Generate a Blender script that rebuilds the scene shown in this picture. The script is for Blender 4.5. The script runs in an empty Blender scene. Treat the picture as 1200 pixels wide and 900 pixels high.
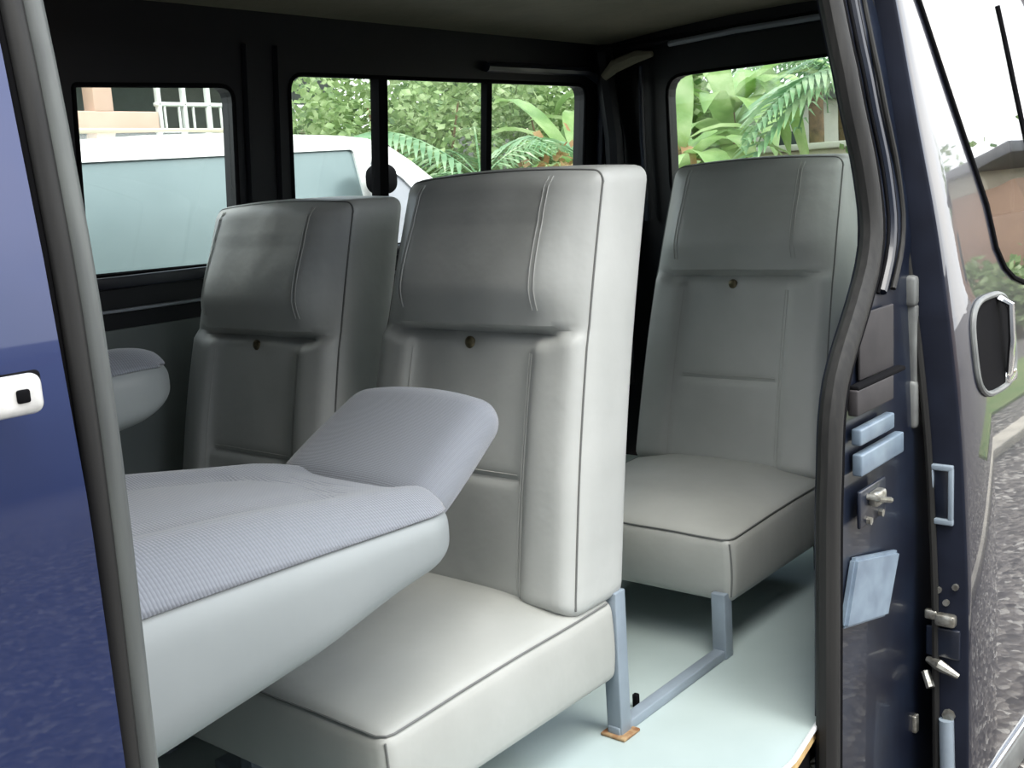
import bpy, bmesh, math, random
from mathutils import Vector, Matrix, noise

S = bpy.context.scene
COL = S.collection
CAM = Vector((0, 0, 1.05))
FPX = 1287.09
RM = Matrix(((0.63278112, 0.17577253, -0.75411675), (-0.77176205, 0.06390386, -0.63269237), (-0.06301897, 0.98235447, 0.17609173)))

def at(u, v, ax, val):
    d = RM @ Vector((u - 600, -(v - 450), -FPX))
    return CAM + d * ((val - CAM[ax]) / d[ax])

def lerp(pts, x):
    if x <= pts[0][0]:
        a, b = pts[0], pts[1]
    elif x >= pts[-1][0]:
        a, b = pts[-2], pts[-1]
    else:
        for a, b in zip(pts, pts[1:]):
            if a[0] <= x <= b[0]:
                break
    t = (x - a[0]) / (b[0] - a[0])
    return a[1] + (b[1] - a[1]) * t

# ------------------------------------------------------------------ materials
def newmat(name):
    m = bpy.data.materials.new(name); m.use_nodes = True
    nt = m.node_tree
    return m, nt, nt.nodes['Principled BSDF']

def noise_node(nt, scale, detail=4, coord='Object', stretch=None):
    tc = nt.nodes.new('ShaderNodeTexCoord'); n = nt.nodes.new('ShaderNodeTexNoise')
    n.inputs['Scale'].default_value = scale; n.inputs['Detail'].default_value = detail
    if stretch:
        mp = nt.nodes.new('ShaderNodeMapping'); mp.inputs['Scale'].default_value = stretch
        nt.links.new(tc.outputs[coord], mp.inputs[0]); nt.links.new(mp.outputs[0], n.inputs['Vector'])
    else:
        nt.links.new(tc.outputs[coord], n.inputs['Vector'])
    return n

def ramp(nt, src, stops):
    r = nt.nodes.new('ShaderNodeValToRGB')
    el = r.color_ramp.elements
    while len(el) < len(stops): el.new(0.5)
    for e, (p, c) in zip(el, stops):
        e.position = p; e.color = (*c, 1)
    nt.links.new(src, r.inputs[0])
    return r

def mat(name, c1, c2=None, rough=.5, scale=6, metal=0, coat=0, bump=0, bscale=40, spec=.5, ior=1.5, stretch=None, lo=.35, hi=.65):
    m, nt, b = newmat(name)
    b.inputs['Roughness'].default_value = rough; b.inputs['Metallic'].default_value = metal
    b.inputs['Specular IOR Level'].default_value = spec; b.inputs['IOR'].default_value = ior
    b.inputs['Coat Weight'].default_value = coat; b.inputs['Coat Roughness'].default_value = .02
    n = noise_node(nt, scale, stretch=stretch)
    r = ramp(nt, n.outputs['Fac'], [(lo, c1), (hi, c2 or tuple(x * .85 for x in c1))])
    nt.links.new(r.outputs[0], b.inputs['Base Color'])
    if bump:
        n2 = noise_node(nt, bscale, 3); bp = nt.nodes.new('ShaderNodeBump')
        bp.inputs['Strength'].default_value = bump; bp.inputs['Distance'].default_value = .007
        nt.links.new(n2.outputs['Fac'], bp.inputs['Height']); nt.links.new(bp.outputs[0], b.inputs['Normal'])
    return m

M = {}
M['vinyl'] = mat('grey vinyl', (.44, .455, .44), (.39, .405, .39), rough=.42, scale=5, bump=.35, bscale=14)
M['vinyl_side'] = mat('pale vinyl', (.37, .38, .36), (.33, .34, .32), rough=.48, scale=5, bump=.35, bscale=12)
M['piping'] = mat('dark piping', (.14, .145, .14), rough=.5)
M['stitch'] = mat('stitching', (.43, .44, .42), rough=.6)
M['button'] = mat('brass button', (.22, .19, .11), (.07, .06, .04), rough=.35, metal=.7, scale=60)
M['shell'] = mat('front seat vinyl', (.25, .275, .28), (.225, .25, .255), rough=.45, scale=4, bump=.2, bscale=9)
M['steel'] = mat('blue grey painted steel', (.23, .28, .33), (.19, .23, .27), rough=.35, scale=12)
M['rust'] = mat('rust', (.17, .07, .025), (.34, .24, .13), rough=.9, scale=60)
M['floor'] = mat('pale green vinyl floor', (.40, .48, .475), (.35, .425, .42), rough=.3, scale=3)
M['ply'] = mat('bare plywood edge', (.62, .45, .20), (.40, .24, .10), rough=.8, scale=50)
M['whiteedge'] = mat('worn white floor edge', (.75, .78, .80), rough=.5)
M['navy'] = mat('dark navy paint', (.0055, .007, .018), (.004, .005, .013), rough=.35, coat=1, scale=3, ior=1.5)
M['navy'].node_tree.nodes['Principled BSDF'].inputs['Coat IOR'].default_value = 1.85
M['bluepaint'] = mat('deep blue paint', (.018, .032, .11), (.014, .025, .085), rough=.30, metal=.5, coat=.8, scale=4, ior=1.5)
M['jamb'] = mat('jamb paint', (.008, .013, .026), (.004, .006, .014), rough=.34, coat=.25, scale=8)
M['innerwall'] = mat('dark interior paint', (.006, .007, .010), (.004, .005, .007), rough=.45, scale=4, spec=.3)
M['belt'] = mat('dark belt paint', (.007, .008, .016), rough=.35, scale=4)
M['trimline'] = mat('grey trim moulding', (.22, .24, .27), rough=.35)
M['panel'] = mat('grey green trim board', (.115, .135, .13), (.09, .105, .10), rough=.6, scale=4)
M['ceil'] = mat('khaki headlining', (.17, .155, .11), (.14, .13, .09), rough=.8, scale=6, bump=.3, bscale=30)
M['rubber'] = mat('weathered seal rubber', (.020, .020, .019), (.012, .012, .012), spec=.3, rough=.6, scale=3, stretch=(30, 30, 1))
M['rubberlight'] = mat('grey edge trim', (.105, .115, .11), (.06, .066, .066), rough=.5, scale=3, stretch=(20, 20, 1))
M['black'] = mat('black rubber', (.005, .005, .006), rough=.9, spec=.08)
M['guide'] = mat('grey plastic guide', (.16, .17, .165), (.11, .115, .115), rough=.45, scale=20)
M['chrome'] = mat('chrome', (.75, .76, .76), (.65, .66, .66), rough=.12, metal=1, scale=8)
M['pocket'] = mat('dull brown grey plastic', (.030, .027, .029), (.018, .016, .018), rough=.7, scale=14)
M['zinc'] = mat('zinc latch metal', (.48, .48, .44), (.22, .21, .18), rough=.35, metal=.8, scale=70)
M['lightplate'] = mat('pale blue plate', (.17, .225, .28), (.12, .16, .21), rough=.3, scale=20)
M['silverhandle'] = mat('silver handle', (.80, .80, .78), (.62, .62, .60), rough=.25, metal=.3, scale=60)
M['whitecar'] = mat('white car paint', (.85, .86, .86), rough=.3, coat=1, scale=3)
M['film'] = mat('silvered window film', (.22, .285, .30), (.18, .24, .255), rough=.28, metal=.35, scale=2.2)
M['carshade'] = mat('grey car trim', (.34, .35, .40), rough=.4)
M['pink'] = mat('pink plaster', (.66, .46, .38), (.56, .40, .32), rough=.9, scale=1.4)
M['whiteplaster'] = mat('white plaster', (.80, .78, .72), (.66, .65, .60), rough=.9, scale=1.2)
M['brownplaster'] = mat('brown plaster', (.42, .28, .20), (.33, .22, .16), rough=.9, scale=.8)
M['beige'] = mat('beige render', (.58, .53, .42), rough=.9, scale=1)
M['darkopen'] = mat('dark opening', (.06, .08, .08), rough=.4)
M['roofgrey'] = mat('grey roof sheet', (.20, .20, .21), rough=.7)
M['whiterail'] = mat('white railing', (.75, .78, .78), rough=.5)
M['bark'] = mat('bark', (.20, .13, .07), (.10, .07, .04), rough=.95, scale=9)
M['asphaltline'] = mat('concrete kerb', (.52, .48, .40), (.40, .37, .31), rough=.9, scale=5)
M['grass'] = mat('grass', (.10, .17, .045), (.18, .22, .08), rough=.95, scale=3)

def greenmat(name, a, b, c, scale=3):
    m, nt, p = newmat(name)
    n = noise_node(nt, scale, 5)
    r = ramp(nt, n.outputs['Fac'], [(.32, a), (.5, b), (.68, c)])
    nt.links.new(r.outputs[0], p.inputs['Base Color'])
    p.inputs['Roughness'].default_value = .45
    tr = nt.nodes.new('ShaderNodeBsdfTranslucent'); nt.links.new(r.outputs[0], tr.inputs[0])
    mx = nt.nodes.new('ShaderNodeMixShader'); mx.inputs[0].default_value = .4
    out = nt.nodes['Material Output']
    nt.links.new(p.outputs[0], mx.inputs[1]); nt.links.new(tr.outputs[0], mx.inputs[2]); nt.links.new(mx.outputs[0], out.inputs[0])
    return m
M['g_banana'] = greenmat('banana leaf', (.16, .30, .09), (.30, .46, .17), (.52, .64, .34), 2.5)
M['g_palm'] = greenmat('palm frond', (.10, .24, .10), (.23, .39, .20), (.48, .60, .38), 3)
M['g_bush'] = greenmat('bush leaf', (.10, .18, .07), (.25, .36, .14), (.52, .62, .36), 4)
M['g_dry'] = greenmat('dry leaf', (.38, .20, .10), (.48, .30, .16), (.50, .45, .22), 4)

# gravel
def gravel():
    m, nt, b = newmat('grey gravel')
    tc = nt.nodes.new('ShaderNodeTexCoord')
    v = nt.nodes.new('ShaderNodeTexVoronoi'); v.inputs['Scale'].default_value = 38
    nt.links.new(tc.outputs['Object'], v.inputs['Vector'])
    sep = nt.nodes.new('ShaderNodeSeparateColor'); nt.links.new(v.outputs['Color'], sep.inputs[0])
    r = ramp(nt, sep.outputs[0], [(0, (.04, .037, .036)), (.5, (.13, .118, .108)), (.85, (.21, .19, .17)), (1, (.42, .40, .36))])
    nt.links.new(r.outputs[0], b.inputs['Base Color'])
    b.inputs['Roughness'].default_value = .95
    bp = nt.nodes.new('ShaderNodeBump'); bp.inputs['Strength'].default_value = .8; bp.inputs['Distance'].default_value = .02
    nt.links.new(v.outputs['Distance'], bp.inputs['Height']); nt.links.new(bp.outputs[0], b.inputs['Normal'])
    return m
M['gravel'] = gravel()

# woven cloth with fine ribs
def cloth(name='ribbed grey seat cloth', sc=60):
    m, nt, b = newmat(name)
    tc = nt.nodes.new('ShaderNodeTexCoord')
    w = nt.nodes.new('ShaderNodeTexWave'); w.inputs['Scale'].default_value = sc; w.bands_direction = 'X'
    w2 = nt.nodes.new('ShaderNodeTexWave'); w2.inputs['Scale'].default_value = 55; w2.bands_direction = 'Y'
    nt.links.new(tc.outputs['Object'], w.inputs['Vector']); nt.links.new(tc.outputs['Object'], w2.inputs['Vector'])
    mul = nt.nodes.new('ShaderNodeMath'); mul.operation = 'MULTIPLY'
    nt.links.new(w.outputs['Fac'], mul.inputs[0]); nt.links.new(w2.outputs['Fac'], mul.inputs[1])
    ad = nt.nodes.new('ShaderNodeMath'); ad.operation = 'ADD'
    nt.links.new(mul.outputs[0], ad.inputs[0]); nt.links.new(w.outputs['Fac'], ad.inputs[1])
    r = ramp(nt, ad.outputs[0], [(0.0, (.135, .150, .175)), (.8, (.185, .202, .232))])
    nt.links.new(r.outputs[0], b.inputs['Base Color'])
    b.inputs['Roughness'].default_value = .8
    b.inputs['Sheen Weight'].default_value = .3
    bp = nt.nodes.new('ShaderNodeBump'); bp.inputs['Strength'].default_value = .3; bp.inputs['Distance'].default_value = .002
    nt.links.new(ad.outputs[0], bp.inputs['Height']); nt.links.new(bp.outputs[0], b.inputs['Normal'])
    return m
M['cloth'] = cloth()
M['cloth_fine'] = cloth('fine grey headrest cloth', 150)

# clear window pane
def glass(name, tint, k=.9):
    m = bpy.data.materials.new(name); m.use_nodes = True; nt = m.node_tree
    for n in list(nt.nodes):
        if n.type == 'BSDF_PRINCIPLED': nt.nodes.remove(n)
    t = nt.nodes.new('ShaderNodeBsdfTransparent'); t.inputs[0].default_value = (*tint, 1)
    g = nt.nodes.new('ShaderNodeBsdfGlossy'); g.inputs['Roughness'].default_value = .01
    lw = nt.nodes.new('ShaderNodeLayerWeight'); lw.inputs[0].default_value = .5
    pw = nt.nodes.new('ShaderNodeMath'); pw.operation = 'POWER'; pw.inputs[1].default_value = 5; nt.links.new(lw.outputs['Facing'], pw.inputs[0])
    f = nt.nodes.new('ShaderNodeMath'); f.operation = 'MULTIPLY_ADD'; f.inputs[1].default_value = k; f.inputs[2].default_value = .035; nt.links.new(pw.outputs[0], f.inputs[0])
    mx = nt.nodes.new('ShaderNodeMixShader')
    nt.links.new(f.outputs[0], mx.inputs[0]); nt.links.new(t.outputs[0], mx.inputs[1]); nt.links.new(g.outputs[0], mx.inputs[2])
    nt.links.new(mx.outputs[0], nt.nodes['Material Output'].inputs[0])
    return m
M['glass'] = glass('clear window glass', (.86, .89, .87))
M['edge'] = mat('matt navy door edge', (.010, .013, .024), (.007, .009, .017), rough=.6, spec=.15, scale=10)
M['doorglass'] = glass('reflective tinted glass', (.88, .89, .89), k=1.7)
M['darkglass'] = mat('dark tinted glass', (.012, .014, .016), rough=.02, scale=3, spec=.5, ior=1.75)

# ------------------------------------------------------------------ helpers
def link(o, parent=None):
    COL.objects.link(o)
    if parent is not None: o.parent = parent
    return o

def build(name, bm, m, parent=None, smooth=True):
    me = bpy.data.meshes.new(name)
    bmesh.ops.recalc_face_normals(bm, faces=bm.faces)
    bm.to_mesh(me); bm.free()
    for p in me.polygons: p.use_smooth = smooth
    if smooth: me.set_sharp_from_angle(angle=math.radians(38))
    me.materials.append(m)
    o = bpy.data.objects.new(name, me)
    return link(o, parent)

def tag(o, label, cat, group=None):
    o['label'] = label; o['category'] = cat
    if group: o['group'] = group
    return o

def struct(o, label=None):
    o['kind'] = 'structure'
    if label: o['label'] = label
    return o

def empty(name, loc, rz=0):
    o = bpy.data.objects.new(name, None); o.empty_display_size = .1
    o.location = loc; o.rotation_euler = (0, 0, rz)
    return link(o)

def rbox(bm, c, size, r=.01, n=(1, 1, 1), k=3, fn=None, rot=None):
    """rounded box; n = inner divisions, k = steps of each rounding, fn deforms local points"""
    h = [s / 2 for s in size]
    r = min(r, min(h) * .999)
    axes = []
    for a in range(3):
        inner = h[a] - r
        vals = [-h[a] + r * (1 - math.cos(math.pi / 2 * i / k)) if False else -inner - r * math.cos(math.pi / 2 * i / k) for i in range(k)]
        vals += [-inner + 2 * inner * i / n[a] for i in range(n[a] + 1)]
        vals += [inner + r * math.sin(math.pi / 2 * i / k) for i in range(1, k + 1)]
        axes.append(vals)
    cache = {}
    def V(i, j, l):
        key = (i, j, l)
        if key in cache: return cache[key]
        p = Vector((axes[0][i], axes[1][j], axes[2][l]))
        q = Vector([max(-(h[a] - r), min(h[a] - r, p[a])) for a in range(3)])
        d = p - q
        if d.length > 1e-9:
            m_ = max(abs(x) for x in d)
            d = d.normalized() * r if sum(abs(x) > 1e-9 for x in d) > 1 or m_ >= r * .999 else d
        p = q + d
        if fn: p = fn(p)
        if rot: p = rot @ p
        cache[key] = bm.verts.new(p + Vector(c))
        return cache[key]
    N = [len(a) - 1 for a in axes]
    def face(*ks):
        try: bm.faces.new([V(*q) for q in ks])
        except ValueError: pass
    for i in range(N[0]):
        for j in range(N[1]):
            for l in (0, N[2]):
                face((i, j, l), (i + 1, j, l), (i + 1, j + 1, l), (i, j + 1, l))
    for i in range(N[0]):
        for l in range(N[2]):
            for j in (0, N[1]):
                face((i, j, l), (i + 1, j, l), (i + 1, j, l + 1), (i, j, l + 1))
    for j in range(N[1]):
        for l in range(N[2]):
            for i in (0, N[0]):
                face((i, j, l), (i, j + 1, l), (i, j + 1, l + 1), (i, j, l + 1))
    return bm

def box(name, c, size, m, parent=None, r=.004, rot=None, smooth=True):
    bm = bmesh.new(); rbox(bm, c, size, r, k=2, rot=rot)
    return build(name, bm, m, parent, smooth)

def tube(bm, pts, r, seg=8, closed=False, sx=1.0, up=None):
    pts = [Vector(p) for p in pts]; n = len(pts); rings = []
    prev = None
    for i, p in enumerate(pts):
        if closed: t = pts[(i + 1) % n] - pts[i - 1]
        else: t = pts[min(i + 1, n - 1)] - pts[max(i - 1, 0)]
        t.normalize()
        if up is not None: a = Vector(up)
        elif prev is None: a = Vector((0, 0, 1)) if abs(t.z) < .9 else Vector((1, 0, 0))
        else: a = prev
        a = (a - t * a.dot(t)).normalized(); prev = a; b = t.cross(a)
        rr = r[i] if isinstance(r, (list, tuple)) else r
        rings.append([bm.verts.new(p + a * math.cos(2 * math.pi * k / seg) * rr + b * math.sin(2 * math.pi * k / seg) * rr * sx) for k in range(seg)])
    m_ = n if closed else n - 1
    for i in range(m_):
        A, B = rings[i], rings[(i + 1) % n]
        for k in range(seg):
            bm.faces.new((A[k], A[(k + 1) % seg], B[(k + 1) % seg], B[k]))
    if not closed:
        bm.faces.new(rings[0]); bm.faces.new(rings[-1][::-1])
    return bm

def tubeobj(name, pts, r, m, parent=None, **kw):
    bm = bmesh.new(); tube(bm, pts, r, **kw); return build(name, bm, m, parent)

def rounded(pts, r, k=5):
    """round the corners of a 2-D polygon"""
    out = []
    n = len(pts)
    for i in range(n):
        p = Vector(pts[i]); a = Vector(pts[i - 1]); b = Vector(pts[(i + 1) % n])
        rr = r[i] if isinstance(r, (list, tuple)) else r
        if rr <= 0: out.append(tuple(p)); continue
        da = (a - p); db = (b - p)
        ra = min(rr, da.length * .45); rb = min(rr, db.length * .45)
        A = p + da.normalized() * ra; B = p + db.normalized() * rb
        for j in range(k + 1):
            t = j / k
            out.append(tuple(A * (1 - t) ** 2 + p * 2 * t * (1 - t) + B * t * t))
    return out

def slab(name, outer, holes, depth, fmap, m, parent=None):
    """flat plate with holes from a filled 2-D outline, given a thickness, mapped to the world by fmap(a, b, d)"""
    cu = bpy.data.curves.new(name, 'CURVE'); cu.dimensions = '2D'; cu.fill_mode = 'BOTH'; cu.extrude = .5
    for poly in [outer] + list(holes):
        sp = cu.splines.new('POLY'); sp.points.add(len(poly) - 1)
        for q, p in zip(sp.points, poly): q.co = (p[0], p[1], 0, 1)
        sp.use_cyclic_u = True
    o = bpy.data.objects.new(name + '_outline', cu); COL.objects.link(o)
    dg = bpy.context.evaluated_depsgraph_get()
    me = bpy.data.meshes.new_from_object(o.evaluated_get(dg)); me.name = name
    bpy.data.objects.remove(o); bpy.data.curves.remove(cu)
    bm = bmesh.new(); bm.from_mesh(me); bpy.data.meshes.remove(me)
    bmesh.ops.remove_doubles(bm, verts=bm.verts, dist=1e-5)
    for v in bm.verts: v.co = Vector(fmap(v.co.x, v.co.y, (v.co.z + .5) * depth))
    return build(name, bm, m, parent, smooth=False)

def copy_tree(o, parent=None):
    c = o.copy(); COL.objects.link(c); c.parent = parent
    for ch in [x for x in bpy.data.objects if x.parent == o]: copy_tree(ch, c)
    return c

# ------------------------------------------------------------------ van shell
FARY = 2.40
def far_y(z):
    return FARY if z < .9 else FARY - .10 * (z - .9)
def far_map(a, b, d): return (a, far_y(b) + d, b)
W1 = rounded([(1.350, .905), (1.785, .900), (1.785, 1.347), (1.350, 1.337)], [.02, .04, .04, .01])
W2 = rounded([(1.97, .90), (3.32, .90), (3.32, 1.392), (1.965, 1.382)], .05)
W0 = rounded([(.35, .912), (1.22, .912), (1.22, 1.325), (.35, 1.325)], .04)
wall = slab('wall_left', [(-.9, .77), (3.52, .77), (3.52, 1.62), (-.9, 1.62)], [W1, W2], .05, far_map, M['innerwall'])
struct(wall, 'dark metal side wall of the van with its window openings')
p = slab('wall_left_trim_panel', [(-.9, -.02), (3.52, -.02), (3.52, .775), (-.9, .775)], [], .05, lambda a, b, d: (a, FARY - .012 + d, b), M['panel'])
p.name = 'trim_1'; struct(p, 'grey green board lining the lower side wall')
b_ = box('trim_2', (1.3, FARY - .012, .82), (4.3, .02, .008), M['trimline'], r=.003); struct(b_, 'thin light strip along the dark belt under the side window')
b_ = box('trim_3', (1.3, FARY - .006, .886), (4.3, .02, .03), M['belt'], r=.006); struct(b_)
# inner frames and panes
def window(name, poly, mapf, n_out, label, bars=()):
    r_ = empty(name, mapf(*[sum(q[i] for q in poly) / len(poly) for i in (0, 1)], 0)); struct(r_, label)
    base = Vector(r_.location)
    bm = bmesh.new(); tube(bm, [Vector(mapf(q[0], q[1], .0)) - base for q in poly], .006, seg=6, closed=True)
    build('window_frame', bm, M['black'], r_)
    slab('pane', poly, [], .004, lambda a, b, d: tuple(Vector(mapf(a, b, .022 + d)) - base), M['glass'], r_)
    for (x, w) in bars:
        zz = [q[1] for q in poly]
        bm = bmesh.new()
        c = Vector(mapf(x, (min(zz) + max(zz)) / 2, .015)) - base
        p0 = Vector(mapf(x, min(zz), .015)) - base; p1 = Vector(mapf(x, max(zz), .015)) - base
        tube(bm, [p0, p1], w / 2, seg=4, up=(1, 1, 0)); build('window_bar', bm, M['black'], r_)
    return r_
window('window_1', W1, far_map, 1, 'middle side window with the white car behind it')
window('window_2', W2, far_map, 1, 'long rear side window divided by two upright black bars', bars=((2.31, .05), (2.79, .036)))
# pillar between the windows
for i, x in enumerate((1.825, 1.925)):
    bm = bmesh.new(); tube(bm, [(x, far_y(z) - .004, z) for z in (.9, 1.1, 1.3, 1.45)], .012, seg=6)
    o = build('trim_%d' % (4 + i), bm, M['innerwall']); struct(o)
# header rib above side windows
bm = bmesh.new(); tube(bm, [(2.75, 2.33, 1.43), (3.30, 2.33, 1.435), (3.37, 2.32, 1.40), (3.385, 2.33, 1.32), (3.385, 2.37, .9)], .016, seg=8)
struct(build('trim_6', bm, M['jamb']), 'curved dark rib around the rear corner of the side window')

# ceiling, slightly domed
bm = bmesh.new(); nx, ny = 20, 16; vs = []
for i in range(nx + 1):
    row = []
    for j in range(ny + 1):
        x = -.9 + 4.42 * i / nx; y = .86 + (2.40 - .86) * j / ny
        t = (2 * j / ny - 1)
        z = 1.525 + .045 * (1 - t * t) - .0 * x
        row.append(bm.verts.new((x, y, z)))
    vs.append(row)
for i in range(nx):
    for j in range(ny): bm.faces.new((vs[i][j], vs[i + 1][j], vs[i + 1][j + 1], vs[i][j + 1]))
top = bmesh.ops.extrude_face_region(bm, geom=list(bm.faces))
for v in [g for g in top['geom'] if isinstance(g, bmesh.types.BMVert)]: v.co.z += .05
struct(build('ceiling', bm, M['ceil']), 'khaki headlining under the van roof')
bm = bmesh.new(); tube(bm, [(-.9, 2.37, 1.513), (3.35, 2.37, 1.515), (3.43, 2.30, 1.515), (3.43, 1.0, 1.52)], .018, seg=8)
struct(build('trim_7', bm, M['innerwall']), 'dark edge strip round the headlining')

# rear wall / tailgate
def rear_map(a, b, d): return (3.44 + .02 + d - .05 * (b - 1.0), a, b)
RW = rounded([(1.17, .98), (2.10, .98), (2.092, 1.398), (1.16, 1.398)], [.05, .05, .07, .07])
w_ = slab('wall_back', [(.84, -.02), (2.44, -.02), (2.44, 1.60), (.84, 1.60)], [RW], .06, rear_map, M['innerwall']); struct(w_, 'dark tailgate wall around the rear window')
window('window_4', RW, rear_map, 1, 'rear window with palms and banana plants outside')
bm = bmesh.new(); tube(bm, [(3.40, 2.05, 1.50), (3.40, 1.8, 1.511), (3.40, 1.5, 1.513), (3.40, 1.1, 1.505)], .010, seg=8)
struct(build('trim_8', bm, M['trimline']), 'light grey strip above the rear window')
bm = bmesh.new(); tube(bm, [(3.33, 2.28, 1.41), (3.34, 2.24, 1.445), (3.36, 2.16, 1.47), (3.37, 2.10, 1.472)], [.014, .024, .022, .010], seg=8)
struct(build('trim_9', bm, M['ceil']), 'khaki moulding in the upper rear corner')
bm = bmesh.new(); tube(bm, [(3.36, 2.30, 1.50), (3.38, 2.28, 1.2), (3.38, 2.28, .3)], .035, seg=8)
struct(build('trim_10', bm, M['innerwall']), 'dark post in the rear corner')
bm = bmesh.new(); tube(bm, [(3.40, 2.17, 1.44), (3.41, 2.18, 1.2), (3.42, 2.18, .9)], .010, seg=8)
struct(build('trim_11', bm, M['jamb']))

# floor, following the door cut-out
fl = [(-.9, .82), (1.70, .82), (1.93, .855), (2.02, .90), (2.06, .905), (3.46, .905), (3.46, 2.42), (-.9, 2.42)]
f_ = slab('floor', fl, [], .006, lambda a, b, d: (a, b, -d), M['floor']); struct(f_, 'pale green vinyl covered van floor')
f_ = slab('floor_underlay', fl, [], .022, lambda a, b, d: (a, b, -.0065 - d), M['ply']); f_.name = 'trim_12'; struct(f_, 'bare plywood edge under the floor covering')
bm = bmesh.new(); tube(bm, [(-.9, .819, .0), (1.70, .819, .0), (1.93, .853, .0), (2.02, .898, .0)], .005, seg=6)
struct(build('trim_13', bm, M['whiteedge']), 'worn white edge of the floor covering')

# unseen solid wall added to close the front and shut out windscreen light
WS = rounded([(1.05, .95), (2.25, .95), (2.22, 1.36), (1.08, 1.36)], .05)
w_ = slab('wall_front', [(.84, -.02), (2.44, -.02), (2.44, 1.60), (.84, 1.60)], [], .05, lambda a, b, d: (-.95 + d, a, b), M['innerwall']); struct(w_, 'solid front end of the cabin, added to shut out light')
# near side body
YB = [(-.45, .80), (.50, .795), (.75, .80), (.90, .81), (1.05, .825), (1.22, .85), (1.40, .89), (1.6, .95)]
SEAL_OLD = [(-.45, 1.845), (-.09, 1.850), (.30, 1.858), (.42, 1.865), (.61, 1.882), (.70, 1.935), (.80, 2.03), (.907, 2.10), (1.04, 2.055), (1.19, 1.965), (1.33, 1.895), (1.55, 1.80)]
def yb(z): return lerp(YB, z)
SEAL = [(-.45, 1.815), (-.09, 1.828)]
for u_, v_ in ((965, 600), (968, 480), (980, 420), (1005, 350), (1020, 280), (1010, 200), (988, 100), (968, 0), (955, -60)):
    y_ = .83
    for _ in range(20):
        p_ = at(u_, v_, 1, y_); y_ = yb(p_.z) + .022
    SEAL.append((p_.z, p_.x))
SEAL = sorted(SEAL)
SEAL = [(z_, sum(lerp(SEAL, z_ + d_) for d_ in (-.05, -.025, 0, .025, .05)) / 5) for z_ in [-.45 + .05 * k_ for k_ in range(42)]]

def sx_(z): return lerp(SEAL, z)
def skin(name, xa, xb, z0, z1, m, off=0.0, thick=.03, parent=None, nxx=6, nz=40, prof=yb):
    bm = bmesh.new(); vs = []
    for j in range(nz + 1):
        z = z0 + (z1 - z0) * j / nz; a = xa(z) if callable(xa) else xa; b = xb(z) if callable(xb) else xb
        vs.append([bm.verts.new((a + (b - a) * i / nxx, prof(z) + off, z)) for i in range(nxx + 1)])
    for j in range(nz):
        for i in range(nxx): bm.faces.new((vs[j][i], vs[j][i + 1], vs[j + 1][i + 1], vs[j + 1][i]))
    top = bmesh.ops.extrude_face_region(bm, geom=list(bm.faces))
    for v in [g for g in top['geom'] if isinstance(g, bmesh.types.BMVert)]: v.co.y += thick
    return build(name, bm, m, parent)
zz_ = [-.42 + 2.02 * k / 60 for k in range(61)]
outl = [(sx_(z) + .045, z) for z in zz_] + [(3.50, 1.60), (3.50, -.42)]
QW = rounded([(2.36, .90), (3.36, .90), (3.36, 1.38), (2.36, 1.38)], .05)
q = slab('wall_right', outl, [QW], .04, lambda a, b, d: (a, yb(b) + .02 + d, b), M['jamb'])
window('window_3', QW, lambda a, b, d: (a, yb(b) + .035 + d * .3, b), 1, 'quarter window behind the open sliding door')
struct(q, 'dark blue rear body side behind the sliding door opening')
q = skin('wall_side', -.95, .462, -.42, 1.60, M['innerwall'], off=.03, thick=.02); q.name = 'trim_14'; struct(q)
# sill
struct(box('trim_15', (.7, .90, -.25), (2.3, .10, .42), M['black'], r=.02), 'black sill under the floor edge')
struct(box('trim_16', (.7, 1.66, -.12), (8.0 - 3.7, 1.45, .16), M['black'], r=.02))
# roof skin
bm = bmesh.new(); vs = []
for i in range(3):
    row = []
    for j in range(13):
        t = j / 12 * 2 - 1; row.append(bm.verts.new((-.95 + 2.24 * i, 1.66 + .78 * t, 1.60 + .06 * (1 - t ** 4))))
    vs.append(row)
for i in range(2):
    for j in range(12): bm.faces.new((vs[i][j], vs[i + 1][j], vs[i + 1][j + 1], vs[i][j + 1]))
top = bmesh.ops.extrude_face_region(bm, geom=list(bm.faces))
for v in [g for g in top['geom'] if isinstance(g, bmesh.types.BMVert)]: v.co.z += .03
struct(build('roof', bm, M['navy']), 'dark blue van roof skin')

# seal along rear edge of opening (two lips)
zs = [-.42 + 1.9 * i / 60 for i in range(61)]
bm = bmesh.new(); tube(bm, [(sx_(z) + .020, yb(z) + .022, z) for z in zs], .022, seg=10, up=(0, 1, 0), sx=1.15)
struct(build('trim_17', bm, M['rubber']), 'curved grey rubber seal down the rear edge of the door opening')
bm = bmesh.new(); tube(bm, [(sx_(z) + .046, yb(z) + .014, z) for z in zs], .010, seg=8, up=(0, 1, 0))
struct(build('trim_18', bm, M['black']))
for k_, (dx_, rr_, m_, nm_) in enumerate(((.085, .0035, 'black', None), (.105, .010, 'jamb', 'raised painted flange on the upper rear door jamb'), (.128, .0035, 'black', None), (.165, .006, 'rubber', 'thin grey seal strip on the upper rear door jamb'))):
    bm = bmesh.new(); tube(bm, [(sx_(z) + dx_ + .012, yb(z) + .018, z) for z in [.80 + .7 * k / 24 for k in range(25)]], rr_, seg=8)
    struct(build('trim_%d' % (30 + k_), bm, M[m_]), nm_)
# header above opening
bm = bmesh.new(); tube(bm, [(-.9, .95, 1.53), (3.4, .95, 1.53)], .05, seg=8); struct(build('trim_19', bm, M['navy']))

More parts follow.
